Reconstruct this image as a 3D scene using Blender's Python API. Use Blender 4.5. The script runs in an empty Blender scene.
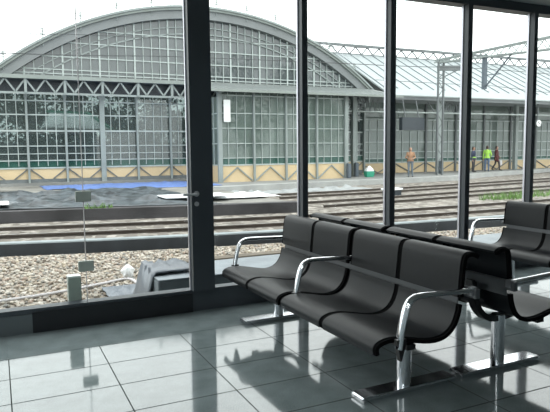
import bpy, bmesh, math, random
import numpy as np
from mathutils import Vector, Matrix
random.seed(7)
rng = np.random.default_rng(11)
sc = bpy.context.scene
COL = sc.collection
PI = math.pi

# ------------------------------------------------------------------ materials
def nodemat(name):
    m = bpy.data.materials.new(name); m.use_nodes = True
    nt = m.node_tree
    return m, nt, nt.nodes, nt.links, nt.nodes['Principled BSDF']

def pmat(name, col, rough=.5, metal=0., ior=1.5, var=0., vscale=8., bump=0., bscale=60., spec=.5):
    m, nt, N, L, b = nodemat(name)
    b.inputs['Base Color'].default_value = (*col, 1)
    b.inputs['Roughness'].default_value = rough
    b.inputs['Metallic'].default_value = metal
    b.inputs['IOR'].default_value = ior
    b.inputs['Specular IOR Level'].default_value = spec
    tc = N.new('ShaderNodeTexCoord')
    if var:
        n = N.new('ShaderNodeTexNoise'); n.inputs['Scale'].default_value = vscale; n.inputs['Detail'].default_value = 5
        L.new(tc.outputs['Object'], n.inputs['Vector'])
        r = N.new('ShaderNodeValToRGB')
        r.color_ramp.elements[0].position = .3; r.color_ramp.elements[1].position = .7
        r.color_ramp.elements[0].color = (*[c*(1-var) for c in col], 1)
        r.color_ramp.elements[1].color = (*[min(1, c*(1+var)) for c in col], 1)
        L.new(n.outputs['Fac'], r.inputs['Fac']); L.new(r.outputs['Color'], b.inputs['Base Color'])
    if bump:
        n2 = N.new('ShaderNodeTexNoise'); n2.inputs['Scale'].default_value = bscale; n2.inputs['Detail'].default_value = 4
        L.new(tc.outputs['Object'], n2.inputs['Vector'])
        bp = N.new('ShaderNodeBump'); bp.inputs['Strength'].default_value = bump; bp.inputs['Distance'].default_value = .02
        L.new(n2.outputs['Fac'], bp.inputs['Height']); L.new(bp.outputs['Normal'], b.inputs['Normal'])
    return m

def pane_mat(name, tint=(1, 1, 1), ior=1.45, body=None, bodyfac=0., rough=.0):
    m, nt, N, L, b = nodemat(name)
    N.remove(b)
    out = N['Material Output']
    t = N.new('ShaderNodeBsdfTransparent'); t.inputs['Color'].default_value = (*tint, 1)
    g = N.new('ShaderNodeBsdfGlossy'); g.inputs['Roughness'].default_value = rough
    lw = N.new('ShaderNodeLayerWeight'); lw.inputs['Blend'].default_value = .5
    pw = N.new('ShaderNodeMath'); pw.operation = 'POWER'; pw.inputs[1].default_value = 5; L.new(lw.outputs['Facing'], pw.inputs[0])
    f = N.new('ShaderNodeMath'); f.operation = 'MULTIPLY_ADD'; r0 = ((ior-1)/(ior+1))**2
    f.inputs[1].default_value = 1-r0; f.inputs[2].default_value = r0; L.new(pw.outputs[0], f.inputs[0])
    base = t
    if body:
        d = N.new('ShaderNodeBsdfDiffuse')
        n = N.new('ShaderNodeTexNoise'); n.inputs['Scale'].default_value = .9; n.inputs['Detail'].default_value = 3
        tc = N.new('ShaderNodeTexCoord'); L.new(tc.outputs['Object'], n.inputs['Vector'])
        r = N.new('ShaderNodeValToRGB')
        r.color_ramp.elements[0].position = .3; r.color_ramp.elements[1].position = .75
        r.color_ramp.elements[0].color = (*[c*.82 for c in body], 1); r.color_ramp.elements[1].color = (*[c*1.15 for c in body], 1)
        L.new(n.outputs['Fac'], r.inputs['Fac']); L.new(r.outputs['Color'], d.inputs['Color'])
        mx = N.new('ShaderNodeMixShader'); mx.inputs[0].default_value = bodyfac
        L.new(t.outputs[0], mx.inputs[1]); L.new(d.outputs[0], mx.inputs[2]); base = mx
    mix = N.new('ShaderNodeMixShader')
    L.new(f.outputs[0], mix.inputs[0]); L.new(base.outputs[0], mix.inputs[1]); L.new(g.outputs[0], mix.inputs[2])
    L.new(mix.outputs[0], out.inputs['Surface'])
    return m

def stone_mat(name, cols, scale=14., island=False):
    m, nt, N, L, b = nodemat(name)
    b.inputs['Roughness'].default_value = .85; b.inputs['Specular IOR Level'].default_value = .2
    r = N.new('ShaderNodeValToRGB'); cr = r.color_ramp
    while len(cr.elements) < len(cols): cr.elements.new(.5)
    for i, c in enumerate(cols):
        cr.elements[i].position = i/(len(cols)-1); cr.elements[i].color = (*c, 1)
    if island:
        g = N.new('ShaderNodeNewGeometry'); L.new(g.outputs['Random Per Island'], r.inputs['Fac'])
    else:
        tc = N.new('ShaderNodeTexCoord')
        v = N.new('ShaderNodeTexVoronoi'); v.inputs['Scale'].default_value = scale
        L.new(tc.outputs['Object'], v.inputs['Vector'])
        sp = N.new('ShaderNodeSeparateColor'); L.new(v.outputs['Color'], sp.inputs[0])
        L.new(sp.outputs[0], r.inputs['Fac'])
        bp = N.new('ShaderNodeBump'); bp.inputs['Strength'].default_value = .8; bp.inputs['Distance'].default_value = .03
        bp.invert = True
        L.new(v.outputs['Distance'], bp.inputs['Height']); L.new(bp.outputs['Normal'], b.inputs['Normal'])
    L.new(r.outputs['Color'], b.inputs['Base Color'])
    return m

def floor_mat():
    m, nt, N, L, b = nodemat('polished_granite_tile')
    tc = N.new('ShaderNodeTexCoord'); sep = N.new('ShaderNodeSeparateXYZ'); L.new(tc.outputs['Object'], sep.inputs[0])
    def math_(op, a, bv=None, clamp=False):
        n = N.new('ShaderNodeMath'); n.operation = op; n.use_clamp = clamp
        if hasattr(a, 'links'): L.new(a, n.inputs[0])
        else: n.inputs[0].default_value = a
        if bv is not None:
            if hasattr(bv, 'links'): L.new(bv, n.inputs[1])
            else: n.inputs[1].default_value = bv
        return n.outputs[0]
    def line(sock, off, pitch, w):
        x = math_('SUBTRACT', sock, off - 60*pitch); x = math_('DIVIDE', x, pitch); x = math_('FRACT', x)
        x = math_('SUBTRACT', x, .5); x = math_('ABSOLUTE', x); x = math_('SUBTRACT', .5, x); x = math_('MULTIPLY', x, pitch)
        return math_('LESS_THAN', x, w)
    lx = line(sep.outputs['X'], .015, .6, .0035); ly = line(sep.outputs['Y'], 3.878, .3935, .0048)
    g = math_('MAXIMUM', lx, ly)
    inside = math_('LESS_THAN', sep.outputs['Y'], 4.275)
    g = math_('MULTIPLY', g, inside)
    def cell(sock, off, pitch):
        x = math_('SUBTRACT', sock, off - 60*pitch); x = math_('DIVIDE', x, pitch); return math_('FLOOR', x)
    cb = N.new('ShaderNodeCombineXYZ'); L.new(cell(sep.outputs['X'], .015, .6), cb.inputs[0]); L.new(cell(sep.outputs['Y'], 3.878, .3935), cb.inputs[1])
    wn = N.new('ShaderNodeTexWhiteNoise'); L.new(cb.outputs[0], wn.inputs['Vector'])
    sp = N.new('ShaderNodeTexNoise'); sp.inputs['Scale'].default_value = 170; sp.inputs['Detail'].default_value = 3; L.new(tc.outputs['Object'], sp.inputs['Vector'])
    cl = N.new('ShaderNodeTexNoise'); cl.inputs['Scale'].default_value = 6; cl.inputs['Detail'].default_value = 5; L.new(tc.outputs['Object'], cl.inputs['Vector'])
    s = math_('MULTIPLY', sp.outputs['Fac'], .75); s = math_('ADD', s, math_('MULTIPLY', cl.outputs['Fac'], .45)); s = math_('ADD', s, math_('MULTIPLY', wn.outputs['Value'], .07))
    r = N.new('ShaderNodeValToRGB'); r.color_ramp.elements[0].position = .4; r.color_ramp.elements[1].position = .85
    r.color_ramp.elements[0].color = (.135, .168, .174, 1); r.color_ramp.elements[1].color = (.315, .375, .385, 1)
    L.new(s, r.inputs['Fac'])
    mx = N.new('ShaderNodeMix'); mx.data_type = 'RGBA'; L.new(g, mx.inputs['Factor']); L.new(r.outputs['Color'], mx.inputs['A']); mx.inputs['B'].default_value = (.075, .088, .085, 1)
    L.new(mx.outputs['Result'], b.inputs['Base Color'])
    b.inputs['IOR'].default_value = 1.9
    ro = math_('ADD', math_('MULTIPLY', g, .45), math_('ADD', .045, math_('MULTIPLY', cl.outputs['Fac'], .05)))
    L.new(ro, b.inputs['Roughness'])
    L.new(math_('MULTIPLY', math_('SUBTRACT', 1., g), .5), b.inputs['Specular IOR Level'])
    return m

M = {}
M['floor'] = floor_mat()
M['frame'] = pmat('charcoal_coated_aluminium', (.055, .066, .078), .42, var=.08, vscale=3)
M['frame_grey'] = pmat('aluminium_grey_reflection', (.12, .14, .15), .35, var=.08, vscale=3)  # lighter grey paints in a reflection on the sill front
M['kick'] = pmat('black_kick_panel', (.012, .014, .018), .45, var=.1)
M['bead'] = pmat('pale_anodised_bead', (.62, .62, .68), .3, metal=.6)
M['wall'] = pmat('painted_interior_wall', (.54, .59, .62), .8, var=.05, vscale=2)
M['wallout'] = pmat('grey_outer_cladding', (.16, .18, .18), .6, var=.1)
M['ceil'] = pmat('grey_ceiling_panel', (.42, .44, .44), .7, var=.06, vscale=2)
M['glass'] = pane_mat('clear_window_glass', (.95, .975, .965), 1.35)
M['seat'] = pmat('charcoal_moulded_seat', (.007, .0095, .012), .43, var=.10, vscale=40, bump=.04, bscale=300, spec=.28)
M['rubber'] = pmat('black_edge_rubber', (.004, .004, .0045), .9, spec=.1)
M['black'] = pmat('black_coated_steel', (.012, .012, .013), .4)
M['chrome'] = pmat('polished_chrome', (.82, .83, .86), .09, metal=1, var=.03)
M['beam'] = pmat('satin_steel_beam', (.42, .44, .46), .33, metal=.85, var=.05)
M['strip'] = pmat('brushed_grey_steel', (.17, .18, .19), .4, metal=.6, var=.05)
M['steel'] = pmat('pale_grey_green_steel', (.255, .29, .285), .55, var=.10, vscale=1.5)
M['bars'] = pmat('pale_glazing_bar_paint', (.40, .45, .44), .5, var=.06)
M['steel_d'] = pmat('mid_grey_steel', (.13, .145, .15), .55, var=.12, vscale=2)
M['steel_b'] = pmat('dark_blue_grey_steel', (.10, .125, .15), .55, var=.12, vscale=2)
M['fascia'] = pmat('pale_green_grey_fascia', (.235, .265, .25), .5, var=.08, vscale=1)
M['soffit'] = pmat('grey_soffit', (.20, .215, .22), .7, var=.08, vscale=1)
M['beige'] = pmat('cream_base_panel', (.60, .47, .29), .7, var=.06, vscale=1.2)
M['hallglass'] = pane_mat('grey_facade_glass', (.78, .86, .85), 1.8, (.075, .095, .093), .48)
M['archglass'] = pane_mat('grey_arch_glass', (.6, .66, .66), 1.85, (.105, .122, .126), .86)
M['wingglass'] = pane_mat('green_tinted_facade_glass', (.62, .72, .68), 1.7, (.17, .215, .195), .75)
M['greenpane'] = pane_mat('deep_green_pane', (.35, .55, .48), 1.5, (.045, .13, .105), .7)
M['shedglass'] = pane_mat('dim_grey_green_glass', (.6, .68, .64), 1.7, (.24, .29, .27), .72)
M['vault'] = pmat('grey_vault_lining', (.13, .14, .145), .8, var=.1, vscale=.4)
M['ribroof'] = pmat('white_ribbed_sheet', (.26, .295, .305), .45, var=.05, vscale=.6)
M['rib'] = pmat('grey_roof_rib', (.15, .175, .19), .5)
M['wingroof'] = pmat('grey_standing_seam_sheet', (.17, .185, .185), .5, var=.1, vscale=1)
M['concrete'] = pmat('weathered_concrete', (.27, .285, .29), .85, var=.22, vscale=2.5, bump=.3, bscale=20)
M['platform'] = pmat('platform_paving', (.22, .225, .22), .85, var=.15, vscale=.8, bump=.2, bscale=10)
M['platedge'] = pmat('pale_platform_edge', (.34, .35, .345), .8, var=.14, vscale=1.5)
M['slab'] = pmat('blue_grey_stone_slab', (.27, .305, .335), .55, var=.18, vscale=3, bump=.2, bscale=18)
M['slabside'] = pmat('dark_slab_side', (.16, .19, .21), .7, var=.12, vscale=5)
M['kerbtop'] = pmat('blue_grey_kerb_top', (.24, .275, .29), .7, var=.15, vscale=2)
M['kerbside'] = pmat('dark_kerb_face', (.018, .022, .027), .8, var=.3, vscale=3)  # kerb faces coloured far darker than the kerb top
M['oldwall'] = pmat('sooty_platform_wall', (.045, .043, .046), .85, var=.5, vscale=.9, bump=.4, bscale=8)
M['gravel'] = stone_mat('gravel_bed', [(.10, .085, .07), (.30, .25, .20), (.40, .37, .33), (.22, .21, .2), (.5, .46, .4)], 16)
M['stones'] = stone_mat('loose_gravel', [(.13, .11, .09), (.33, .27, .22), (.46, .42, .37), (.22, .22, .21), (.44, .38, .30), (.58, .55, .50), (.38, .29, .24)], island=True)
M['ballast'] = stone_mat('track_ballast', [(.08, .07, .06), (.19, .172, .15), (.29, .27, .245), (.12, .11, .098), (.42, .395, .36)], 6)
M['ground'] = pmat('rough_site_ground', (.20, .195, .18), .9, var=.45, vscale=.6, bump=.5, bscale=5)
M['rail'] = pmat('worn_rail_steel', (.075, .06, .05), .6, metal=.0, var=.2, vscale=2)
M['railtop'] = pmat('polished_rail_head', (.38, .37, .355), .4, metal=.9)
M['sleeper'] = pmat('dark_timber_sleeper', (.13, .115, .10), .9, var=.3, vscale=4)
M['timber'] = pmat('weathered_timber', (.13, .11, .085), .85, var=.25, vscale=3)
M['tarp'] = pmat('blue_tarpaulin', (.11, .19, .46), .5, var=.12, vscale=1.2, bump=.3, bscale=4)
M['sheeting'] = pmat('black_plastic_sheeting', (.06, .072, .082), .3, var=.85, vscale=3.2, bump=1., bscale=3.5)  # wide colour swing paints pale sheen streaks into the black plastic
M['greyplastic'] = pmat('grey_plastic_sheet', (.13, .15, .18), .35, var=.15, vscale=4)
M['white'] = pmat('white_sheet', (.80, .82, .84), .5, var=.04)
M['whitepaint'] = pmat('white_paint', (.78, .80, .80), .5)
M['postgrey'] = pmat('grey_green_post_paint', (.44, .48, .44), .5, var=.12, vscale=10)
M['handle'] = pmat('satin_grey_handle', (.55, .56, .58), .4)
M['cord'] = pmat('pale_cord', (.62, .60, .62), .7)
M['grass'] = pmat('grass_blades', (.13, .24, .06), .7, var=.3, vscale=3)
M['leaf'] = pmat('dark_leaves', (.028, .042, .026), .7, var=.4, vscale=1)
M['bark'] = pmat('tree_bark', (.06, .05, .04), .9)
M['darkbox'] = pmat('dark_display_face', (.035, .045, .055), .4)
M['wire'] = pmat('dark_wire', (.05, .055, .06), .6)
M['wirepale'] = pmat('pale_wire', (.45, .47, .5), .6)
M['greenbag'] = pmat('green_plastic', (.03, .28, .18), .5, var=.1)
M['skin'] = pmat('skin', (.42, .25, .18), .6)
M['tan'] = pmat('tan_jacket_cloth', (.34, .20, .12), .85, var=.12, vscale=9)
M['jeans'] = pmat('blue_denim', (.10, .15, .24), .85, var=.15, vscale=12)
M['jeansgrey'] = pmat('grey_blue_denim', (.14, .17, .20), .85, var=.15, vscale=12)
M['lime'] = pmat('lime_jacket_cloth', (.36, .66, .10), .7, var=.08, vscale=9)
M['maroon'] = pmat('maroon_coat_cloth', (.11, .035, .035), .85, var=.15, vscale=9)
M['navy'] = pmat('navy_jacket_cloth', (.04, .05, .09), .85, var=.15, vscale=9)
M['darktrouser'] = pmat('dark_trouser_cloth', (.05, .05, .055), .85)
M['hair'] = pmat('dark_brown_hair', (.045, .032, .025), .7)
M['hairgrey'] = pmat('grey_brown_hair', (.16, .13, .11), .7)
M['shoe'] = pmat('dark_shoe_leather', (.03, .026, .024), .5)

# ------------------------------------------------------------------ mesh collector
WL = {}
class MB:
    def __init__(s): s.v = []; s.f = []; s.m = []
    def add(s, vs, fs, mi=0):
        o = len(s.v); s.v += [tuple(map(float, v)) for v in vs]; s.f += [tuple(i+o for i in f) for f in fs]; s.m += [mi]*len(fs); return s
    def box(s, a, b, mi=0):
        x0, y0, z0 = [min(p, q) for p, q in zip(a, b)]; x1, y1, z1 = [max(p, q) for p, q in zip(a, b)]
        return s.add([(x0,y0,z0),(x1,y0,z0),(x1,y1,z0),(x0,y1,z0),(x0,y0,z1),(x1,y0,z1),(x1,y1,z1),(x0,y1,z1)],
                     [(0,3,2,1),(4,5,6,7),(0,1,5,4),(1,2,6,5),(2,3,7,6),(3,0,4,7)], mi)
    def bar(s, p, q, w, h=None, up=(0,0,1), mi=0):
        h = h or w; p = Vector(p); q = Vector(q); d = (q-p).normalized(); up = Vector(up)
        if abs(d.dot(up)) > .98: up = Vector((0,1,0))
        r = d.cross(up).normalized(); u = r.cross(d)
        vs = [c + r*a*w/2 + u*b*h/2 for c in (p, q) for a, b in ((-1,-1),(1,-1),(1,1),(-1,1))]
        return s.add(vs, [(0,1,2,3),(7,6,5,4),(0,4,5,1),(1,5,6,2),(2,6,7,3),(3,7,4,0)], mi)
    def tube(s, pts, r, n=8, ry=None, side=None, mi=0):
        pts = [Vector(p) for p in pts]; rs = r if isinstance(r, (list, tuple)) else [r]*len(pts)
        vs = []; prev = None
        for i, p in enumerate(pts):
            d = ((pts[min(i+1, len(pts)-1)] - pts[max(i-1, 0)])).normalized()
            if side: a = Vector(side)
            else:
                if prev is None: a = Vector((0,0,1)).cross(d) if abs(d.z) < .95 else Vector((0,1,0)).cross(d)
                else: a = prev - d*prev.dot(d)
            a = (a - d*a.dot(d)).normalized(); prev = a; b = d.cross(a)
            k = (ry/r if (ry and not isinstance(r, (list, tuple))) else 1)
            vs += [p + a*math.cos(t*2*PI/n)*rs[i] + b*math.sin(t*2*PI/n)*rs[i]*k for t in range(n)]
        fs = [(i*n+j, i*n+(j+1)%n, (i+1)*n+(j+1)%n, (i+1)*n+j) for i in range(len(pts)-1) for j in range(n)]
        fs += [tuple(range(n-1, -1, -1)), tuple(range((len(pts)-1)*n, len(pts)*n))]
        return s.add(vs, fs, mi)
    def ext(s, poly, axis, a, b, mi=0):        # polygon extruded along an axis; poly in the other two coordinates
        n = len(poly)
        def P(u, v, t): return {'x': (t,u,v), 'y': (u,t,v), 'z': (u,v,t)}[axis]
        vs = [P(u,v,a) for u,v in poly] + [P(u,v,b) for u,v in poly]
        fs = [tuple(range(n)), tuple(range(2*n-1, n-1, -1))] + [(i, i+n, (i+1)%n+n, (i+1)%n) for i in range(n)]
        return s.add(vs, fs, mi)
    def ribbon(s, line, axis, a, b, th, mi=0):  # thick curved plate following a 2-D line, extruded along an axis
        off = offset(line, th); n = len(line)
        def P(u, v, t): return {'x': (t,u,v), 'y': (u,t,v), 'z': (u,v,t)}[axis]
        vs = [P(*p, t) for t in (a, b) for p in line] + [P(*p, t) for t in (a, b) for p in off]
        fs = []
        for i in range(n-1):
            fs += [(i, i+1, n+i+1, n+i), (2*n+i, 3*n+i, 3*n+i+1, 2*n+i+1), (i, 2*n+i, 2*n+i+1, i+1), (n+i, n+i+1, 3*n+i+1, 3*n+i)]
        fs += [(0, n, 3*n, 2*n), (n-1, 3*n-1, 4*n-1, 2*n-1)]
        return s.add(vs, fs, mi)
    def build(s, name, mat, parent=None, angle=35, bevel=0.):
        me = bpy.data.meshes.new(name)
        o = bpy.data.objects.new(name, me); COL.objects.link(o)
        w = Vector((0,0,0))
        if parent is not None:
            w = WL.get(parent.name, Vector((0,0,0))); o.parent = parent
        WL[o.name] = w
        me.from_pydata([(x-w.x, y-w.y, z-w.z) for x, y, z in s.v], [], s.f)
        for mt in (mat if isinstance(mat, (list, tuple)) else [mat]): me.materials.append(M[mt] if isinstance(mt, str) else mt)
        me.polygons.foreach_set('material_index', s.m)
        bm = bmesh.new(); bm.from_mesh(me)
        if bevel: 
            bmesh.ops.bevel(bm, geom=[e for e in bm.edges], offset=bevel, segments=2, affect='EDGES', clamp_overlap=True)
        bmesh.ops.recalc_face_normals(bm, faces=bm.faces); bm.to_mesh(me); bm.free()
        me.polygons.foreach_set('use_smooth', [True]*len(me.polygons)); me.set_sharp_from_angle(angle=math.radians(angle))
        return o

def offset(line, th):
    out = []
    for i in range(len(line)):
        a = line[max(i-1, 0)]; b = line[min(i+1, len(line)-1)]
        d = Vector((b[0]-a[0], b[1]-a[1])).normalized(); n = Vector((d.y, -d.x))
        out.append((line[i][0]+n.x*th, line[i][1]+n.y*th))
    return out
def spline(pts, k=6):
    P = [Vector(p) for p in pts]; P = [P[0]*2-P[1]] + P + [P[-1]*2-P[-2]]; out = []
    for i in range(1, len(P)-2):
        for j in range(k):
            t = j/k; a, b, c, d = P[i-1], P[i], P[i+1], P[i+2]
            out.append(.5*((2*b)+(c-a)*t+(2*a-5*b+4*c-d)*t*t+(3*b-a-3*c+d)*t**3))
    out.append(P[-2]); return [tuple(p) for p in out]

def tag(o, label=None, cat=None, group=None, kind=None):
    if label: o['label'] = label
    if cat: o['category'] = cat
    if group: o['group'] = group
    if kind: o['kind'] = kind
    return o
def thing(name, loc, label, cat, group=None):
    o = bpy.data.objects.new(name, None); COL.objects.link(o); o.location = loc; o.empty_display_size = .2
    WL[o.name] = Vector(loc); return tag(o, label, cat, group)
def struct(name, mb, mat, label=None, **k):
    o = mb.build(name, mat, **k); o['kind'] = 'structure'
    if label: o['label'] = label
    return o
def copy_tree(o, parent=None):
    c = o.copy(); COL.objects.link(c); c.parent = parent
    for ch in list(o.children): copy_tree(ch, c)
    return c

# ------------------------------------------------------------------ camera (eye 1.41 m above the tiles, looking out across the hall)
cam = bpy.data.cameras.new('camera'); co = bpy.data.objects.new('camera', cam); COL.objects.link(co)
f_px = 583.; H = 1.41
Xc = Vector(((1500-275)/f_px, (206-137)/f_px, -1)).normalized()
Yc = Vector(((-5-275)/f_px, (206-152)/f_px, -1)); Yc = (Yc - Xc*Yc.dot(Xc)).normalized(); Zc = Xc.cross(Yc)
R = Matrix((Xc, Yc, Zc))
co.matrix_world = Matrix.Translation((0, 0, H)) @ R.to_4x4()
cam.sensor_width = 36; cam.sensor_fit = 'HORIZONTAL'; cam.lens = 36*f_px/550; cam.clip_start = .05; cam.clip_end = 500
sc.camera = co

# ------------------------------------------------------------------ the room
X0, X1, Y0 = -3.6, 8.6, -3.2
ZC = 3.0
struct('floor', MB().box((X0, Y0, -.12), (X1, 4.83, 0)), 'floor')
cm = MB().box((X0, Y0, ZC+.02), (X1, 4.95, ZC+.18))
for i in range(33):
    y = Y0 + .02 + i*.25
    if y < 4.75: cm.box((X0, y, ZC), (X1, y+.232, ZC+.02))
struct('ceiling', cm, 'ceil')
struct('wall_back', MB().box((X0-.15, Y0-.15, -.12), (X1+.15, Y0, ZC+.18)), 'wall')
struct('wall_left', MB().box((X0-.15, Y0, -.12), (X0, 4.83, ZC+.18)), 'wall')
struct('wall_right', MB().box((X1, Y0, -.12), (X1+.15, 4.83, ZC+.18)), 'wall')
struct('baseboard_front', MB().box((X0-.15, 4.83, -.45), (X1+.15, 4.94, .19)), 'frame', 'dark metal sill along the foot of the glass wall')
struct('trim_1', MB().box((X0-.15, 4.80, 2.905), (X1+.15, 4.94, ZC+.18)), 'frame', 'dark metal head beam above the glass wall')
struct('trim_2', MB().box((.2, 4.815, 0), (1.497, 4.83, .165)), 'kick', 'black kick plate below the glass door')
struct('trim_3', MB().box((X0, 4.822, 0), (.2, 4.83, .15)), 'frame_grey', 'lower panel left of the black kick plate, reflection painted grey')
mull = [(-2.43, -2.37), (-1.43, -1.37), (-.43, -.37), (1.497, 1.692), (2.573, 2.630), (3.564, 3.628), (4.560, 4.622), (5.537, 5.592), (6.5, 6.56), (7.5, 7.56)]
for i, (a, b) in enumerate(mull):
    o = struct('trim_%d' % (i+4), MB().box((a, 4.78, .19), (b, 4.85, 2.905)), 'frame', 'dark vertical post of the glass wall')
    MB().box((a-.010, 4.85, .19), (a+.012, 4.875, 2.905)).build('glazing_bead', 'bead', o)
edges = [X0] + [v for p in mull for v in p] + [X1]
bays = [(edges[i], edges[i+1]) for i in range(0, len(edges), 2)]
n = 0
for a, b in bays:
    if a < .6 < b:
        n += 1; struct('window_%d' % n, MB().box((a, 4.86, .19), (.618, 4.87, 2.905)), 'glass', 'clear fixed glass pane left of the glass door')
        d = struct('door_1', MB().box((.626, 4.86, .19), (b, 4.87, 2.905)), 'glass', 'frameless clear glass door leaf beside the wide post')
        MB().tube([(1.41, 4.735, 1.035), (1.46, 4.73, 1.035), (1.53, 4.73, 1.037), (1.54, 4.78, 1.037)], .011, 10).tube([(1.54, 4.772, 1.037), (1.54, 4.78, 1.037)], .024, 16).tube([(1.54, 4.772, .95), (1.54, 4.78, .95)], .02, 16).build('door_handle', 'handle', d)
        for z in (.484, 1.049):
            MB().box((.563, 4.845, z-.042), (.682, 4.885, z+.042)).build('patch_fitting', 'postgrey', d, bevel=.004)
        MB().box((.6195, 4.857, .19), (.6245, 4.873, 2.905)).build('glass_joint', 'cord', d)
    else:
        n += 1; struct('window_%d' % n, MB().box((a, 4.86, .19), (b, 4.87, 2.905)), 'glass', 'clear fixed glass pane between dark posts')

# unseen fill lamps added to brighten the room (left of and behind the camera)
lamps = [(x, y) for x in (-3.0, -1.9, -.8) for y in (-2.2, .2, 2.6)]
for i, (x, y) in enumerate(lamps):
    t = thing('added_fill_panel', (x, y, ZC), 'unseen square fill light panel added over the waiting hall', 'light', 'added fill light panels')
    MB().box((x-.32, y-.32, ZC-.03), (x+.32, y+.32, ZC)).build('housing', 'whitepaint', t)
    ld = bpy.data.lights.new('added_fill_lamp', 'AREA'); ld.size = .56; ld.energy = 10; ld.color = (.95, 1, .98)
    lo = bpy.data.objects.new('added_fill_lamp', ld); COL.objects.link(lo); lo.parent = t; lo.location = (0, 0, -.04)

# ------------------------------------------------------------------ benches
PX, PY = 2.09, 3.495
seat_line = spline([(1.712, .348), (1.708, .385), (1.728, .412), (1.775, .428), (1.84, .430), (1.93, .415), (2.03, .394), (2.11, .386), (2.18, .400), (2.23, .440), (2.258, .498), (2.269, .550)], 4)
seat_line = [(u-.022, z) for u, z in seat_line]
back_line = [(u-.022, z) for u, z in spline([(2.274, .586), (2.283, .68), (2.291, .755), (2.298, .798), (2.312, .822), (2.340, .834), (2.385, .832), (2.418, .815)], 4)]
def make_bench(label):
    t = thing('bench', (PX, PY, 0), label, 'bench', 'four seat waiting benches')
    yb = [(2.395, 2.938), (2.938, 3.480), (3.510, 4.035), (4.035, 4.560)]
    for a, b in yb:
        e = .021
        for line, nm in ((seat_line, 'seat'), (back_line, 'backrest')):
            s = MB().ribbon(line, 'y', a+e, b-e, .016).build(nm, 'seat', t)
            rim = offset(line, .005)
            for p, q in ((a+.001, a+e), (b-e, b-.001)): MB().ribbon(rim, 'y', p, q, .022).build('edge_trim', 'rubber', s)
    MB().box((2.300, 2.325, .588), (2.332, 4.635, .642)).build('back_beam', 'strip', t, bevel=.003)
    MB().box((2.270, 2.43, .535), (2.276, 4.53, .60)).build('back_strip', 'strip', t)
    MB().box((1.93, 2.44, .325), (1.99, 4.52, .355)).build('seat_beam', 'black', t, bevel=.003)
    for y in (2.365, 3.495, 4.592):
        path = [(u-.022, z-.006) for u, z in spline([(1.835, .385), (1.848, .47), (1.868, .555), (1.890, .612), (1.925, .640), (1.98, .649), (2.15, .644), (2.335, .636)], 5)]
        arm = MB().tube([(u, y, z) for u, z in path], .027, 16, ry=.0155, side=(0, 1, 0)).build('armrest', 'chrome', t)
        MB().ext([(1.793, .43), (1.853, .43), (1.846, .385), (1.824, .315), (1.816, .315)], 'y', y-.014, y+.014).build('arm_socket', 'black', arm)
        MB().box((2.292, y-.022, .60), (2.334, y+.022, .648)).build('arm_clamp', 'beam', arm, bevel=.004)
    for y in (2.665, 4.305):
        leg = MB().tube([(PX, y, .028), (PX, y, .345)], .043, 28).build('leg', 'chrome', t)
        MB().box((1.76, y-.062, 0), (2.45, y+.062, .030)).build('foot_bar', 'chrome', leg, bevel=.008)
        yo = spline([(1.86, .385), (1.95, .365), (2.05, .348), (2.13, .343), (2.20, .357), (2.262, .41), (2.298, .49), (2.318, .60)], 5)
        MB().ribbon(yo, 'y', y-.03, y+.03, .035).build('seat_yoke', 'black', leg)
    return t
b1 = make_bench('charcoal four seat bench facing left, nearest the camera')
b1.rotation_euler = (0, 0, math.radians(.7))
b2 = copy_tree(b1); b2.location = (2.855, PY, 0); b2.rotation_euler = (0, 0, PI+math.radians(.7))
b2['label'] = 'charcoal bench facing right, back to back behind the nearest bench'
b3 = copy_tree(b1); b3.location = (PX+2.66, PY, 0)
b3['label'] = 'charcoal bench at the right edge facing the bench pair across an aisle'

# ------------------------------------------------------------------ ground outside
GZ = -.45
def kerb_y(x):
    xs = [-8, -4, 0, 1.6, 3.3, 5, 7.7, 10.4, 16, 30]; ys = [13.2, 12.2, 11.36, 10.95, 10.62, 10.35, 10.15, 9.98, 9.85, 10.2]
    return float(np.interp(x, xs, ys))
def strip(xs, fa, fb, z): # flat strip between two curves
    m = MB(); k = len(xs)
    m.add([(x, fa(x), z) for x in xs] + [(x, fb(x), z) for x in xs], [(i, i+1, k+i+1, k+i) for i in range(k-1)]); return m
XS = [-8, -4, 0, 1.6, 3.3, 5, 7.7, 10.4, 16, 30]
gb = MB()
for i in range(len(XS)-1):
    a, b = XS[i], XS[i+1]
    gb.add([(a, 4.9, GZ), (b, 4.9, GZ), (b, kerb_y(b), GZ), (a, kerb_y(a), GZ), (a, 4.9, GZ-.2), (b, 4.9, GZ-.2), (b, kerb_y(b), GZ-.2), (a, kerb_y(a), GZ-.2)],
           [(0,1,2,3), (7,6,5,4), (0,4,5,1), (2,6,7,3)])
struct('gravel_ground', gb, 'gravel')
struct('ballast_ground', MB().box((-60, 9.9, -.9), (110, 140, -.52)), 'ballast')
# loose stones
ico = bmesh.new(); bmesh.ops.create_icosphere(ico, subdivisions=1, radius=1)
iv = np.array([v.co[:] for v in ico.verts]); ifc = np.array([[v.index for v in f.verts] for f in ico.faces]); ico.free()
pts = []
while len(pts) < 15000:
    x = random.uniform(-1.0, 12.5); y = random.uniform(5.0, 11.6)
    if x/y > 1.32 or y > kerb_y(x)-.2 or x < -.12*y: continue
    if 1.25 < x < 7 and 5.35 < y < 6.25: continue
    pts.append((x, y))
pts = np.array(pts); K = len(pts)
sz = rng.uniform(.018, .037, (K, 1, 1)) * rng.uniform(.65, 1.25, (K, 1, 3)); sz[:, :, 2] *= .75
jit = 1 + rng.uniform(-.22, .22, (K, len(iv), 1))
V = iv[None]*jit*sz
ang = rng.uniform(0, 2*PI, K); c, s_ = np.cos(ang), np.sin(ang)
vx = V[..., 0]*c[:, None]-V[..., 1]*s_[:, None]; vy = V[..., 0]*s_[:, None]+V[..., 1]*c[:, None]
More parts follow.
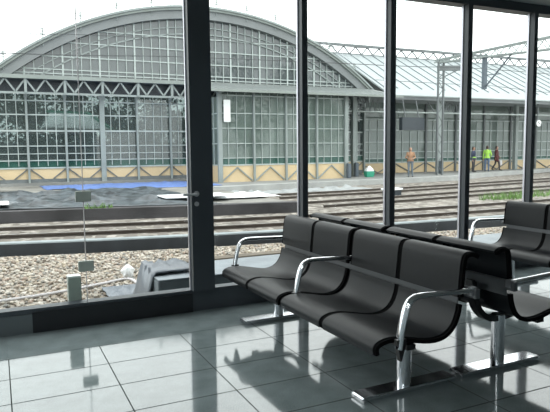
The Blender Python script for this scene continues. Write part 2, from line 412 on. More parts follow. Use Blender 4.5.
V = np.stack([vx+pts[:, :1], vy+pts[:, 1:], V[..., 2]+GZ+.012+rng.uniform(0, .012, (K, 1))], -1).reshape(-1, 3)
F = (ifc[None]+(np.arange(K)*len(iv))[:, None, None]).reshape(-1, 3)
me = bpy.data.meshes.new('loose_gravel'); me.from_pydata(V.tolist(), [], F.tolist()); me.materials.append(M['stones'])
o = bpy.data.objects.new('loose_gravel', me); COL.objects.link(o)
tag(o, 'loose beige and pinkish gravel covering the ground outside the glass', 'gravel', kind='stuff')

# kerb
km = MB(); kk = len(XS)
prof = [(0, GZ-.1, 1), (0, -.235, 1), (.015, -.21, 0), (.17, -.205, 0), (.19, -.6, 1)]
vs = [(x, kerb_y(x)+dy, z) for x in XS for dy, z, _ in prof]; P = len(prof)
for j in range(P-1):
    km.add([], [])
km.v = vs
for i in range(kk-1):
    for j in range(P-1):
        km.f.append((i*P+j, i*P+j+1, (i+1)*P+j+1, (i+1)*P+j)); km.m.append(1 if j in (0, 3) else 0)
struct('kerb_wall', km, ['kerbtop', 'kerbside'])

# slab along the glass, sheet, bag, timber, cord, post
t = thing('stone_slab', (3.9, 5.8, GZ), 'long blue-grey stone slab on the gravel just outside the glass', 'slab')
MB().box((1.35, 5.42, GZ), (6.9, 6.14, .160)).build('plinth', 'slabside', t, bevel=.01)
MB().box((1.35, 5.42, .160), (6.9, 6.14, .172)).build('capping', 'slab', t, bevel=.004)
def crumple(x0, x1, y0, y1, nx, ny, fz, amp, name, mat, label, cat, keep=None, seed=0, parent=None):
    r = np.random.default_rng(seed); g = r.uniform(-1, 1, (ny+1, nx+1)); g2 = g.copy()
    g2[1:-1, 1:-1] = (g[1:-1, 1:-1]*2+g[:-2, 1:-1]+g[2:, 1:-1]+g[1:-1, :-2]+g[1:-1, 2:])/4
    m = MB(); idx = {}
    for j in range(ny+1):
        for i in range(nx+1):
            u, v = i/nx, j/ny
            x = x0+(x1-x0)*u; y = (y0(x) if callable(y0) else y0)*(1-v)+(y1(x) if callable(y1) else y1)*v
            ex = min(u, 1-u, v, 1-v)*8
            x += g[(j*3) % (ny+1), (i*7) % (nx+1)]*(x1-x0)/nx*.3; y += g[(j*5+2) % (ny+1), (i*3+1) % (nx+1)]*(.3*(y1(x)-y0(x) if callable(y1) else (y1-y0))/ny)
            idx[i, j] = len(m.v); m.v.append((x, y, fz(x, y)+abs(g2[j, i])*amp*min(1, ex)+.006))
    for j in range(ny):
        for i in range(nx):
            if keep and not keep((i+.5)/nx, (j+.5)/ny): continue
            m.f.append((idx[i, j], idx[i+1, j], idx[i+1, j+1], idx[i, j+1])); m.m.append(0)
    o = m.build(name, mat, angle=50)
    md = o.modifiers.new('thick', 'SOLIDIFY'); md.thickness = .012; md.offset = 1
    return tag(o, label, cat)
def drape(x, y):
    k = min(max((x-1.20)/.16, 0), 1); q = min(max((6.6-y)/.45, 0), 1)
    return GZ+.03+(.165-GZ)*k*q
crumple(1.20, 1.80, 5.62, 7.9, 16, 30, drape, .07, 'plastic_sheet', 'greyplastic', 'crumpled grey plastic sheet draped over the left end of the stone slab', 'plastic sheet', seed=3)
bg = MB(); rr = np.random.default_rng(5)
bmi = bmesh.new(); bmesh.ops.create_icosphere(bmi, subdivisions=3, radius=1)
bg.add([(1.66+v.co.x*.09*(1+.2*math.sin(5*v.co.z+3*v.co.y)), 8.45+v.co.y*.10*(1+.15*math.sin(7*v.co.x)), GZ+.105+v.co.z*.10*(1+.15*math.sin(6*v.co.y))) for v in bmi.verts], [tuple(v.index for v in f.verts) for f in bmi.faces]); bmi.free()
tag(bg.build('plastic_bag', 'white'), 'small white plastic bag on gravel left of the grey sheet', 'bag')
tag(MB().box((2.0, 8.42, GZ), (6.2, 8.66, -.27)).build('timber_beam', 'timber', bevel=.01), 'weathered timber beam lying on gravel behind the stone slab', 'beam')
tag(MB().tube(spline([(-.3, 7.7, GZ+.05), (.54, 7.85, GZ+.05), (1.2, 8.1, GZ+.05), (1.62, 8.25, GZ+.05), (1.66, 7.7, GZ+.06), (1.60, 7.2, GZ+.06), (1.7, 6.7, GZ+.05)], 6), .018, 6).build('cord', 'cord'), 'pale cord trailing over the gravel towards the grey sheet', 'cord')
pt = thing('bollard', (.515, 4.99, GZ), 'short square grey-green post close outside the glass', 'post')
MB().box((.487, 4.95, GZ), (.590, 5.05, .375)).build('post_body', 'postgrey', pt, bevel=.004)
MB().box((.486, 4.949, .375), (.591, 5.051, .39)).build('post_cap', 'whitepaint', pt, bevel=.004)

# tracks
def rail_prof(): return [(-.07, 0), (.07, 0), (.07, .012), (.018, .03), (.014, .10), (.036, .118), (.036, .15), (-.036, .15), (-.036, .118), (-.014, .10), (-.018, .03), (-.07, .012)]
def track(pts, label, name='railway_track', sl=.68, nmax=100):
    path = spline(pts, 8); P = [Vector((p[0], p[1])) for p in path]
    t = thing(name, (P[len(P)//2].x, P[len(P)//2].y, -.52), label, 'railway track')
    nor = []
    for i in range(len(P)):
        d = (P[min(i+1, len(P)-1)]-P[max(i-1, 0)]).normalized(); nor.append(Vector((-d.y, d.x)))
    pr = rail_prof()
    for s in (-1, 1):
        m = MB(); k = len(pr)
        m.v = [(p.x+n_.x*(s*.7175+a), p.y+n_.y*(s*.7175+a), -.575+z) for p, n_ in zip(P, nor) for a, z in pr]
        for i in range(len(P)-1):
            for j in range(k): m.f.append((i*k+j, i*k+(j+1) % k, (i+1)*k+(j+1) % k, (i+1)*k+j)); m.m.append(1 if j == 6 else 0)
        m.build('rail', ['rail', 'railtop'], t)
    L = 0; nxt = 0; c = 0; first = None
    for i in range(len(P)-1):
        seg = P[i+1]-P[i]; l = seg.length
        while nxt < L+l and c < nmax:
            q = P[i]+seg*((nxt-L)/l); a = math.atan2(seg.y, seg.x)
            if first is None:
                first = MB().box((-.12, -1.25, -.13), (.12, 1.25, -.008)).build('sleeper', 'sleeper'); ob = first
            else: ob = first.copy(); COL.objects.link(ob)
            ob.parent = t; ob.location = (q.x-t.location.x, q.y-t.location.y, .014); ob.rotation_euler = (0, 0, a); c += 1; nxt += sl
        L += l
    return t
track([(-9, 17.0), (-4, 15.75), (0, 14.95), (4.5, 14.05), (8, 13.65), (12, 13.5), (17, 13.6), (24, 14.2), (40, 16.5)], 'railway track nearest the glass, running between the low kerb and the dark wall')
track([(9.6, 17.2), (13.4, 17.5), (20, 18.3), (30, 19.4), (48, 22)], 'middle railway track beside the grass tufts')
track([(9.8, 20.9), (16, 21.35), (25, 22.6), (36, 24.6), (60, 30)], 'far railway track below the platform edge')

# platforms
def wall_y(x): return float(np.interp(x, [-12, 0, 2.45, 5, 8.4], [19.9, 17.3, 16.8, 16.2, 15.65]))
pm = MB(); xs = [-12, -4, 0, 2.45, 5, 8.4]
for a, b in zip(xs, xs[1:]):
    pm.add([(a, wall_y(a)+.35, -.25), (b, wall_y(b)+.35, -.25), (b, 33, -.25), (a, 33, -.25)], [(0,1,2,3)])
struct('site_ground', pm.add([(8.4, 15.9, -.25), (9.3, 18, -.53), (9.3, 26, -.53), (8.4, 33, -.25)], [(0,1,2,3)]), 'ground')
wm = MB()
for a, b in zip(xs, xs[1:]):
    wm.add([(a, wall_y(a), -.6), (b, wall_y(b), -.6), (b, wall_y(b), -.2), (a, wall_y(a), -.2), (a, wall_y(a)+.4, -.2), (b, wall_y(b)+.4, -.2), (b, wall_y(b)+.4, -.6), (a, wall_y(a)+.4, -.6)],
           [(0,1,2,3), (3,2,5,4), (4,5,6,7)])
wm.add([(8.4, wall_y(8.4), -.6), (8.4, wall_y(8.4)+.4, -.6), (8.4, wall_y(8.4)+.4, -.2), (8.4, wall_y(8.4), -.2)], [(0,1,2,3)])
struct('trackside_wall', wm, 'oldwall')
EP = [(8.4, 24.6), (14.2, 25.4), (19.6, 25.75), (24.4, 26.1), (28, 27.9), (34.2, 29.9), (38.7, 31.2), (60, 36)]
top = MB(); edge = MB()
for (a, ya), (b, yb_) in zip(EP, EP[1:]):
    top.add([(a, ya+.5, -.25), (b, yb_+.5, -.25), (b, 46, -.25), (a, 46, -.25)], [(0,1,2,3)])
    edge.add([(a, ya, -.56), (b, yb_, -.56), (b, yb_, -.25), (a, ya, -.25), (a, ya+.5, -.249), (b, yb_+.5, -.249)], [(0,1,2,3), (3,2,5,4)])
struct('platform_ground', top, 'platform'); struct('platform_edge', edge, 'platedge')
struct('hall_ground', MB().box((-14, 30.6, -.6), (20, 60, -.12)), 'platform')

# site sheets
crumple(1.9, 9.6, lambda x: 25.6, lambda x: 30.2, 40, 10, lambda x, y: -.235, .08, 'tarpaulin', 'tarp', 'long blue tarpaulin on the ground before the hall front', 'tarpaulin', keep=lambda u, v: not (u < .12 and v < .35), seed=8)
crumple(-2.5, 6.2, lambda x: wall_y(x)+.5, lambda x: 25.2, 24, 34, lambda x, y: -.225+.03*math.sin(x*.7+y*2.2), .24, 'plastic_sheeting', 'sheeting', 'crumpled black plastic sheeting behind the dark trackside wall', 'plastic sheet', seed=12, keep=lambda u, v: not (v > .8 and .3 < u < .5))
def board(x0, x1, y0, y1, z, label):
    o = MB().box((x0, y0, z), (x1, y1, z+.03)).build('white_board', 'white', bevel=.01); return tag(o, label, 'board')
board(4.7, 6.9, 17.6, 18.9, -.08, 'white board lying on the black sheeting left of the wide post')
board(-1.2, .3, 17.95, 19.2, -.08, 'white board lying on the black sheeting at the left picture edge')
o = crumple(6.5, 8.8, 18.0, 19.7, 18, 10, lambda x, y: -.2, .1, 'white_sheet', 'white', 'white sheet spread at the end of the trackside wall', 'sheet', seed=21)
crumple(8.6, 16.5, lambda x: 22.9, lambda x: 24.5, 40, 8, lambda x, y: -.53, .16, 'rubble_heap', 'concrete', 'low grey rubble heap along the platform edge', 'rubble', seed=30)

# grass tufts
gm = MB()
for cx, cy, k, rad in ((17.2, 15.9, 240, .9), (18.6, 16.1, 120, .8), (20.0, 16.3, 100, 1.0), (23.5, 16.6, 240, 1.5)):
    for _ in range(k):
        a = random.uniform(0, 6.28); r = rad*math.sqrt(random.random()); x = cx+1.5*r*math.cos(a); y = cy+r*.5*math.sin(a); h = random.uniform(.12, .34); b = random.uniform(0, 6.28); w = .018
        gm.add([(x-w*math.cos(b), y-w*math.sin(b), -.53), (x+w*math.cos(b), y+w*math.sin(b), -.53), (x+.1*math.sin(b), y+.1*math.cos(b), -.53+h)], [(0,1,2)])
tag(gm.build('grass', 'grass'), 'green weeds growing between the near and middle tracks', 'grass', kind='stuff')
wm = MB()
for _ in range(40):
    x = 2.6+random.gauss(0, .22); y = 16.95+random.gauss(0, .05); b = random.uniform(0, 6.28); h = random.uniform(.06, .2); w = .03
    wm.add([(x-w*math.cos(b), y-w*math.sin(b), -.21), (x+w*math.cos(b), y+w*math.sin(b), -.21), (x+.1*math.sin(b), y+.05*math.cos(b), -.2+h)], [(0,1,2)])
tag(wm.build('weeds', 'grass'), 'small green weed clump on top of the dark trackside wall', 'weeds', kind='stuff')
sb = thing('signal_box', (14.6, 19.4, -.52), 'small pale trackside box standing between the middle and far tracks', 'box')
MB().box((14.25, 19.25, -.52), (14.95, 19.6, -.30)).build('box_body', 'darkbox', sb, bevel=.01)
MB().box((14.2, 19.2, -.30), (15.0, 19.65, -.22)).build('box_lid', 'white', sb, bevel=.015)

# ------------------------------------------------------------------ the arched hall
FY = 31.
hall = thing('station_hall', (10.7, FY, -.12), 'large glazed station hall with arched roof across the tracks', 'building')
BAY = 1.775; C0 = 5.03
cols = [C0+BAY*i for i in range(-5, 10)]
AX, AR, AZ = 10.65, 16.6, 9.0-16.6
def arch_z(x, r=AR): return AZ+math.sqrt(max(0, r*r-(x-AX)**2))
def arc(r, zmin=5.0, k=48):
    h = math.sqrt(r*r-(zmin-AZ)**2); a = math.asin(min(1, h/r)); return [(AX+r*math.sin(-a+2*a*i/k), AZ+r*math.cos(-a+2*a*i/k)) for i in range(k+1)]
WINGX0, WINGX1, WY = 10.3, 17.85, 28.
for i, x in enumerate(cols[:-1]):
    b = x+BAY
    MB().box((x, FY, .60), (b, FY+.02, 4.18)).build('glass_panel', 'hallglass', hall)
    MB().box((x, FY-.012, .60), (b, FY-.002, .96)).build('lower_glass_panel', 'greenpane', hall)
    g = MB()
    for k in (1, 2, 3): g.box((x+k*BAY/4-.016, FY-.06, .7), (x+k*BAY/4+.016, FY-.01, 4.2))
    for z, w in ((.60, .035), (.97, .025), (1.30, .02), (1.68, .025), (2.42, .04), (3.20, .03), (3.88, .03)): g.box((x, FY-.07, z-w), (b, FY-.015, z+w))
    g.build('glazing_bars', 'bars', hall)
    MB().box((x, FY-.03, -.14), (b, FY+.02, .58)).build('base_panel', 'beige', hall)
    MB().box((x, FY-.10, -.14), (b, FY-.032, .06)).build('plinth', 'steel_d', hall)
    MB().bar((x+.08, FY-.06, .54), (x+BAY*.38, FY-.06, .06), .05).bar((b-.08, FY-.06, .54), (b-BAY*.38, FY-.06, .06), .05).build('base_brace', 'steel_d', hall)
for i, x in enumerate(cols):
    w = .12 if (i-5) % 4 == 0 else .05
    MB().box((x-w, FY-.22, -.14), (x+w, FY-.05, 4.2)).box((x-w*1.5, FY-.24, 4.02), (x+w*1.5, FY-.04, 4.2)).build('column', 'steel', hall)
xa, xb = cols[0]-.3, 20.7
MB().box((xa, FY-.75, 4.86), (xb, FY-.45, 5.04)).build('truss_chord', 'fascia', hall)
MB().box((xa, FY-.65, 4.14), (xb, FY-.5, 4.24)).build('truss_chord', 'steel', hall)
wb = MB(); x = cols[0]; k = 0
while x < 20.4:
    z0, z1 = (4.86, 4.24) if k % 2 == 0 else (4.24, 4.86)
    wb.bar((x, FY-.58, z0), (x+BAY/4, FY-.58, z1), .08); x += BAY/4; k += 1
wb.build('truss_web', 'steel', hall)
for x in cols: MB().box((x-.06, FY-.68, 4.2), (x+.06, FY-.5, 4.9)).build('truss_post', 'steel', hall)
MB().box((xa, FY-.45, 4.86), (xb, FY+.1, 4.93)).build('truss_deck', 'steel_d', hall)
MB().box((xa, FY-.02, 4.2), (xb, FY+.03, 4.9)).build('truss_backing', 'darkbox', hall)
# tympanum
ri = arc(16.0)
MB().ext([(x, z) for x, z in ri], 'y', FY, FY+.02).build('arch_glazing', 'archglass', hall)
x = cols[0]
bars = MB(); k = -20
while True:
    x = C0 + k*BAY/4; k += 1
    if x > 21.2: break
    zt = arch_z(x, 16.05)
    if zt < 5.05 or abs(x-AX) > 10.2: continue
    w = .04 if (k-1) % 4 == 0 else .016
    MB().box((x-w, FY-.08, 5.0), (x+w, FY-.01, zt)).build('arch_mullion', 'bars', hall)
for z in (5.22, 5.42, 6.05, 6.75, 7.4):
    h = math.sqrt(16.05**2-(z-AZ)**2); MB().box((AX-h, FY-.07, z-.025), (AX+h, FY-.015, z+.025)).build('arch_transom', 'bars', hall)
for r, w in ((15.62, .02), (15.28, .03)):
    MB().ribbon(arc(r, 5.0), 'y', FY-.08, FY-.02, w*2).build('arch_rib', 'steel', hall)
MB().ribbon(arc(16.60, 4.75), 'y', FY-.42, FY+13, .16).build('vault_roof', 'fascia', hall)
MB().ribbon(arc(16.66, 4.72), 'y', FY-.50, FY-.36, .10).build('roof_edge', 'steel', hall)
MB().ribbon(arc(16.45, 4.75), 'y', FY-.30, FY+.08, .44).build('arch_soffit', 'soffit', hall)
MB().ribbon(arc(16.0, 4.75), 'y', FY+.1, FY+13, .05).build('vault_lining', 'vault', hall)
MB().box((xa, FY+12.9, -.12), (xb, FY+13, 2.0)).build('rear_wall', 'steel_d', hall)
for i in range(12):
    x = C0 + (i-2.5)*BAY; zt = arch_z(x)
    if zt < 5.4: continue
    y = FY-.35
    f = MB().tube([(x, y, zt-.35), (x, y, zt+.55)], .022, 6)
    for dz, s in ((.25, .10), (.38, .13), (.50, .07)): f.bar((x-s, y, zt+dz), (x+s, y, zt+dz), .03)
    f.bar((x-.12, y, zt+.22), (x+.10, y, zt+.52), .02).bar((x+.12, y, zt+.22), (x-.10, y, zt+.52), .02)
    f.build('roof_finial', 'steel', hall)
w = MB()
for dz in (.28, .5): w.tube([(AX+17*math.sin(a), FY-.35, AZ+(16.6+dz)*math.cos(a)) for a in np.linspace(-.62, .62, 30)], .011, 5)
w.build('finial_wires', 'wirepale', hall)

# ------------------------------------------------------------------ projecting glazed vestibule
ves = thing('glazed_vestibule', (14, WY, -.25), 'flat-roofed green glass vestibule projecting from the arched hall', 'building')
wc = [10.3, 12.18, 14.04, 15.92, 17.80]
for a, b in zip(wc, wc[1:]):
    MB().box((a, WY, .72), (b, WY+.02, 4.3)).build('glass_panel', 'wingglass', ves)
    MB().box((a, WY-.012, .62), (b, WY-.002, 1.0)).build('lower_glass_panel', 'greenpane', ves)
    g = MB(); s = (b-a)/4
    for k in (1, 2, 3): g.box((a+k*s-.013, WY-.05, .62), (a+k*s+.013, WY-.01, 4.3))
    for z, w_ in ((.62, .035), (.98, .02), (1.72, .02), (2.5, .02), (3.25, .025), (4.15, .03)): g.box((a, WY-.06, z-w_), (b, WY-.015, z+w_))
    g.build('glazing_bars', 'bars', ves)
    MB().box((a, WY-.03, -.27), (b, WY+.03, .60)).build('base_panel', 'beige', ves)
    m_ = (a+b)/2
    MB().bar((a+.1, WY-.06, -.2), (m_, WY-.06, .5), .06).bar((b-.1, WY-.06, -.2), (m_, WY-.06, .5), .06).build('base_brace', 'steel', ves)
for i, x in enumerate(wc):
    w = .11 if i in (0, 4) else .05
    MB().box((x-w, WY-.16, -.27), (x+w, WY+.02, 4.3)).build('column', 'steel', ves)
for x, nm in ((10.3, 'side'), (17.8, 'side')):
    MB().box((x-.01, WY, .6), (x+.01, FY-.3, 4.1)).build('side_glass', 'wingglass', ves)
    MB().box((x-.03, WY, -.27), (x+.03, FY-.3, .6)).build('side_base', 'beige', ves)
    g = MB()
    for y in (28.75, 29.5, 30.25): g.box((x-.05, y-.025, .6), (x+.05, y+.025, 4.1))
    for z in (.62, 1.72, 2.5, 3.25): g.box((x-.05, WY, z-.025), (x+.05, FY-.3, z+.025))
    g.build('side_bars', 'bars', ves)
rf = MB().add([(9.55, 27.3, 4.28), (21.2, 27.3, 4.28), (21.2, 30.2, 4.90), (9.55, 30.2, 4.90), (9.55, 27.3, 4.36), (21.2, 27.3, 4.36), (21.2, 30.2, 5.0), (9.55, 30.2, 5.0)],
              [(0,3,2,1), (4,5,6,7), (0,1,5,4), (1,2,6,5), (2,3,7,6), (3,0,4,7)])
rf.build('lean_to_roof', 'wingroof', ves)
g = MB()
for i in range(37): x = 9.6+i*.31; g.bar((x, 27.32, 4.375), (x, 30.2, 5.01), .03)
g.build('roof_seams', 'steel', ves)
MB().box((9.5, 27.2, 4.26), (21.2, 27.32, 4.38)).build('gutter', 'fascia', ves)
sg = thing('sign_panel', (10.66, 27.7, 2.85), 'narrow white upright sign panel hung at the vestibule corner', 'sign')
MB().box((10.45, 27.68, 2.80), (10.80, 27.74, 3.90)).build('sign_face', 'whitepaint', sg, bevel=.01)
MB().box((10.40, 27.72, 3.0), (10.50, 27.84, 3.06)).box((10.40, 27.72, 3.6), (10.50, 27.84, 3.66)).build('sign_bracket', 'steel_d', sg)

# ------------------------------------------------------------------ platform shed on the right
SY = 32.
shed = thing('platform_shed', (38, SY, -.25), 'long low platform shed with white ribbed roof and glass wall', 'building')
sx = [21.5+BAY*1.5*i for i in range(16)]
for a, b in zip(sx, sx[1:]):
    MB().box((a, SY, .45), (b, SY+.02, 4.4)).build('glass_panel', 'shedglass', shed)
    MB().box((a, SY-.012, .45), (b, SY-.002, .72)).build('lower_glass_panel', 'greenpane', shed)
    g = MB(); s = (b-a)/4
    for k in (1, 2, 3): g.box((a+k*s-.022, SY-.05, .45), (a+k*s+.022, SY-.01, 3.3))
    for z, w_ in ((.45, .04), (.72, .025), (1.15, .025), (1.8, .03), (2.6, .04), (3.3, .04)): g.box((a, SY-.06, z-w_), (b, SY-.015, z+w_))
    g.build('glazing_bars', 'bars', shed)
    MB().box((a, SY-.03, -.27), (b, SY+.02, .43)).build('base_panel', 'beige', shed)
    MB().bar((a+.08, SY-.06, .38), ((a+b)/2, SY-.06, -.22), .06).bar((b-.08, SY-.06, .38), ((a+b)/2, SY-.06, -.22), .06).build('base_brace', 'steel_d', shed)
    MB().box((a-.08, SY-.12, -.27), (a+.08, SY-.02, 4.4)).build('column', 'steel_d', shed)
MB().box((sx[0], SY+5.5, -.25), (sx[-1], SY+5.6, 4.3)).build('rear_wall', 'soffit', shed)
EY, EZ, RY, RZ = 28.8, 4.52, 35.5, 8.05
ex0, ex1 = 21.6, sx[-1]
MB().add([(ex0, EY, EZ), (ex1, EY, EZ), (ex1, RY, RZ), (ex0, RY, RZ), (ex0, EY, EZ-.1), (ex1, EY, EZ-.1), (ex1, RY, RZ-.1), (ex0, RY, RZ-.1)],
         [(0,1,2,3), (7,6,5,4), (0,4,5,1), (1,5,6,2), (2,6,7,3), (3,7,4,0)]).build('roof_sheet', 'ribroof', shed)
g = MB(); x = ex0+.3
while x < ex1:
    g.bar((x, EY+1.1, EZ+1.1*(RZ-EZ)/(RY-EY)+.02), (x, RY, RZ+.02), .05); x += .95
g.build('roof_ribs', 'rib', shed)
MB().add([(ex0, RY, RZ), (ex1, RY, RZ), (ex1, RY+6.7, EZ), (ex0, RY+6.7, EZ)], [(0,1,2,3)]).build('rear_roof_sheet', 'ribroof', shed)
MB().box((ex0, EY-.12, EZ-.22), (ex1, EY+.1, EZ+.02)).build('eave_fascia', 'steel_d', shed)
MB().box((ex0, EY-.16, EZ-.02), (ex1, EY+.12, EZ+.05)).build('gutter', 'steel', shed)
MB().tube([(18.0, 29.2, 3.58), (ex1, 29.2, 3.62)], .05, 8).build('canopy_tie', 'bars', shed)
lt = MB()
MB().box((ex0-2.2, RY-.1, RZ-.12), (ex1, RY+.1, RZ+.02)).build('ridge_chord', 'steel_d', shed)
MB().box((ex0-2.2, RY-.1, RZ+.50), (ex1, RY+.1, RZ+.66)).build('ridge_chord', 'steel_d', shed)
x = ex0-2.2; k = 0
while x < ex1-.6:
    lt.bar((x, RY, RZ+(0 if k % 2 else .5)), (x+.5, RY, RZ+(.5 if k % 2 else 0)), .07); x += .5; k += 1
lt.build('ridge_lattice', 'steel_d', shed)
for i, (x, y) in enumerate(((19.15, 29.2), (25.55, 29.2), (34.3, 31), (44, 31.4))):
    MB().box((x-.13, y-.13, -.27), (x+.13, y+.13, 4.4)).build('canopy_column', 'steel', shed)
    g = MB()
    for k in range(5): g.bar((x+.1+k*.35, y, 3.62), (x+.3+k*.35, y, 4.3), .04).bar((x+.3+k*.35, y, 4.3), (x+.45+k*.35, y, 3.62), .04)
    g.bar((x, y, 3.2), (x+.9, y, 4.25), .06).bar((x, y, 3.2), (x-.9, y, 4.25), .06)
    g.build('column_bracket', 'steel_d', shed)
for x, y in ((17.85, 27.75), (19.15, 28.95), (25.55, 28.95)):
    tag(MB().box((x-.12, y-.14, -.25), (x+.12, y+.05, .58)).build('litter_bin', 'steel_b', bevel=.03), {17.85: 'dark bin at the foot of the vestibule corner post', 19.15: 'dark bin behind the green bag on the platform', 25.55: 'dark bin at the column foot beside the person in tan'}[x], 'bin')
gbg = thing('recycling_bag', (19.55, 28.2, -.25), 'green and white bag standing on the platform beside a dark bin', 'bag')
MB().add([(19.2+dx*1, 28.2+dy, -.25+dz) for dz, k in ((0, .22), (.2, .27), (.34, .25)) for dx, dy in ((.36-k, -k*.6), (.36+k, -k*.6), (.36+k, k*.6), (.36-k, k*.6))], [(3,2,1,0), (0,1,5,4), (1,2,6,5), (2,3,7,6), (3,0,4,7), (4,5,9,8), (5,6,10,9), (6,7,11,10), (7,4,8,11), (8,9,10,11)]).build('bag_bottom', 'greenbag', gbg)
MB().add([(19.56+dx*k, 28.2+dy*k*.6, z) for z, k in ((.09, .24), (.22, .19), (.34, .08), (.40, .03)) for dx, dy in ((-1,-1),(1,-1),(1,1),(-1,1))], [(0,1,5,4), (1,2,6,5), (2,3,7,6), (3,0,4,7), (4,5,9,8), (5,6,10,9), (6,7,11,10), (7,4,8,11), (8,9,13,12), (9,10,14,13), (10,11,15,14), (11,8,12,15), (12,13,14,15)]).build('bag_top', 'white', gbg)
ds = thing('departure_display', (22.6, 28.3, 2.46), 'dark hanging display box under the platform canopy', 'display')
MB().box((21.85, 28.15, 2.46), (23.55, 28.45, 3.22)).build('display_case', 'darkbox', ds, bevel=.02)
for x in (22.2, 23.2): MB().bar((x, 28.3, 3.2), (x, 28.58, 4.28), .05).build('hanger', 'steel_d', ds)
ck = thing('platform_clock', (34.1, 29.0, 2.66), 'round white platform clock hung beside the last dark post', 'clock')
MB().tube([(34.1, 28.85, 3.02), (34.1, 29.0, 3.02)], .26, 24).build('clock_case', 'steel_d', ck)
MB().tube([(34.1, 28.83, 3.02), (34.1, 28.86, 3.02)], .225, 24).build('clock_face', 'whitepaint', ck)
MB().bar((34.1, 28.82, 3.02), (34.03, 28.82, 3.13), .03).build('hour_hand', 'black', ck)
MB().bar((34.1, 28.82, 3.02), (34.25, 28.82, 2.95), .025).build('minute_hand', 'black', ck)
MB().bar((34.1, 28.95, 3.3), (34.1, 28.95, 4.4), .06).build('hanger', 'steel_d', ck)

# ------------------------------------------------------------------ catenary portal
ga = thing('catenary_gantry', (24.25, 27.6, -.25), 'lattice mast and long truss beam crossing over the tracks', 'gantry')
for dx in (-.2, .2):
    MB().box((24.25+dx-.045, 27.55, -.25), (24.25+dx+.045, 27.65, 6.5)).build('mast_chord', 'steel_d', ga)
g = MB()
for i in range(13): z = -.1+i*.5; g.bar((24.05 if i % 2 else 24.45, 27.62, z), (24.45 if i % 2 else 24.05, 27.62, z+.5), .035)
g.build('mast_lattice', 'steel_d', ga)
def boom(y, top): return (6.62 if top else float(np.interp(y, [6, 20.2, 24.8, 28], [5.0, 6.05, 6.32, 6.48])))
for top in (0, 1):
    for dx in (-.18, .18): MB().bar((24.25+dx, 6, boom(6, top)), (24.25+dx, 20.2, boom(20.2, top)), .07).bar((24.25+dx, 20.2, boom(20.2, top)), (24.25+dx, 28, boom(28, top)), .07).build('beam_chord', 'steel', ga)
g = MB(); y = 6.; k = 0
while y < 27.6:
    for dx in (-.18, .18): g.bar((24.25+dx, y, boom(y, k % 2)), (24.25+dx, y+.5, boom(y+.5, (k+1) % 2)), .035)
    g.bar((24.07 if k % 2 else 24.43, y, 6.62), (24.43 if k % 2 else 24.07, y+.5, 6.62), .035); y += .5; k += 1
g.build('beam_lattice', 'steel', ga)
MB().box((24.15, 24.05, 4.55), (24.35, 24.25, 6.4)).build('drop_post', 'steel_b', ga)
MB().bar((24.25, 24.15, 4.6), (24.25, 22.3, 6.2), .06).build('drop_brace', 'steel_b', ga)
MB().bar((24.25, 24.15, 5.3), (24.9, 23.6, 5.35), .05).build('insulator_arm', 'steel_b', ga)
MB().bar((24.0, 27.6, 6.1), (25.9, 27.6, 6.2), .14, .3).bar((24.2, 27.6, 5.5), (25.6, 27.6, 6.1), .06).build('mast_bracket', 'steel_d', ga)
MB().box((24.05, 5.6, -.5), (24.45, 6.0, 6.65)).build('near_mast', 'steel', ga)
for lab, pts, r in (('dark contact wire crossing low before the hall arch', [(-14, 20.4, 4.38), (.3, 20, 4.42), (6.2, 20, 4.64), (15.4, 20, 4.80), (24.2, 21.7, 5.2), (50, 24, 5.2)], .014),
                    ('thin upper catenary wire sagging across the hall arch', [(-14, 20.4, 5.2), (.3, 20.1, 5.07), (3, 20, 5.15), (15, 20, 5.45), (24.2, 21.7, 5.94), (50, 24, 5.6)], .010)):
    tag(MB().tube(spline(pts, 6), r, 6).build('overhead_wire', 'wire'), lab, 'wire')
tag(MB().tube(spline([(16, 22.6, 4.55), (20, 22.4, 4.5), (24.3, 24.0, 4.75), (28, 22.6, 4.35), (34, 22.8, 4.8)], 6), .012, 6).build('overhead_wire', 'wire'), 'thin contact wire passing the hanging drop post', 'wire')

# ------------------------------------------------------------------ background seen through the hall glass
def tree(x, y, z0, h, r, label, group='trees behind the hall'):
    t = thing('tree', (x, y, z0), label, 'tree', group)
    MB().tube([(x, y, z0), (x+.1, y, z0+h*.5), (x, y+.1, z0+h*.85)], [.22, .16, .05], 8).build('trunk', 'bark', t)
    m = MB(); q = np.random.default_rng(int(abs(x)*10)+3)
    blobs = [(q.normal(0, r*.42), q.normal(0, r*.35), q.uniform(.2, .95)*h, q.uniform(.35, .6)*r) for _ in range(26)]
    for bx, by, bz, br in blobs:
        for _ in range(150):
            d = q.normal(size=3); d /= np.linalg.norm(d); p = np.array((x+bx, y+by, z0+bz))+d*br*q.uniform(.7, 1.05)
            a = q.normal(size=3); a /= np.linalg.norm(a); b = np.cross(a, d); s = q.uniform(.13, .26)
            m.add([p-a*s, p+b*s*.6, p+a*s, p-b*s*.6], [(0,1,2,3)])
    m.build('crown', 'leaf', t)
for x, y, h, r, l in ((-6, 52.5, 8.5, 2.7, 'dark leafy tree behind the far left of the hall'), (-1.6, 54.5, 9, 2.7, 'dark leafy tree left of the white canopy behind the hall'),
                      (2.6, 52.8, 8.5, 2.6, 'dark leafy tree directly behind the left end of the white canopy'), (7, 54.6, 9, 2.8, 'dark leafy tree directly behind the right end of the white canopy'),
                      (11.2, 52.6, 8.5, 2.7, 'dark leafy tree just right of the white canopy behind the hall'), (15.2, 54.8, 9, 2.8, 'dark leafy tree behind the thick hall column near the wide post'),
                      (19.4, 52.4, 9, 2.7, 'dark leafy tree behind the vestibule'), (24, 54, 9, 2.9, 'dark leafy tree behind the right end of the hall')):
    tree(x, y, -.5, h, r, l)
cn = thing('white_canopy', (5.6, 47.4, -.12), 'white gabled canopy with green edges seen through the left hall glass', 'canopy')
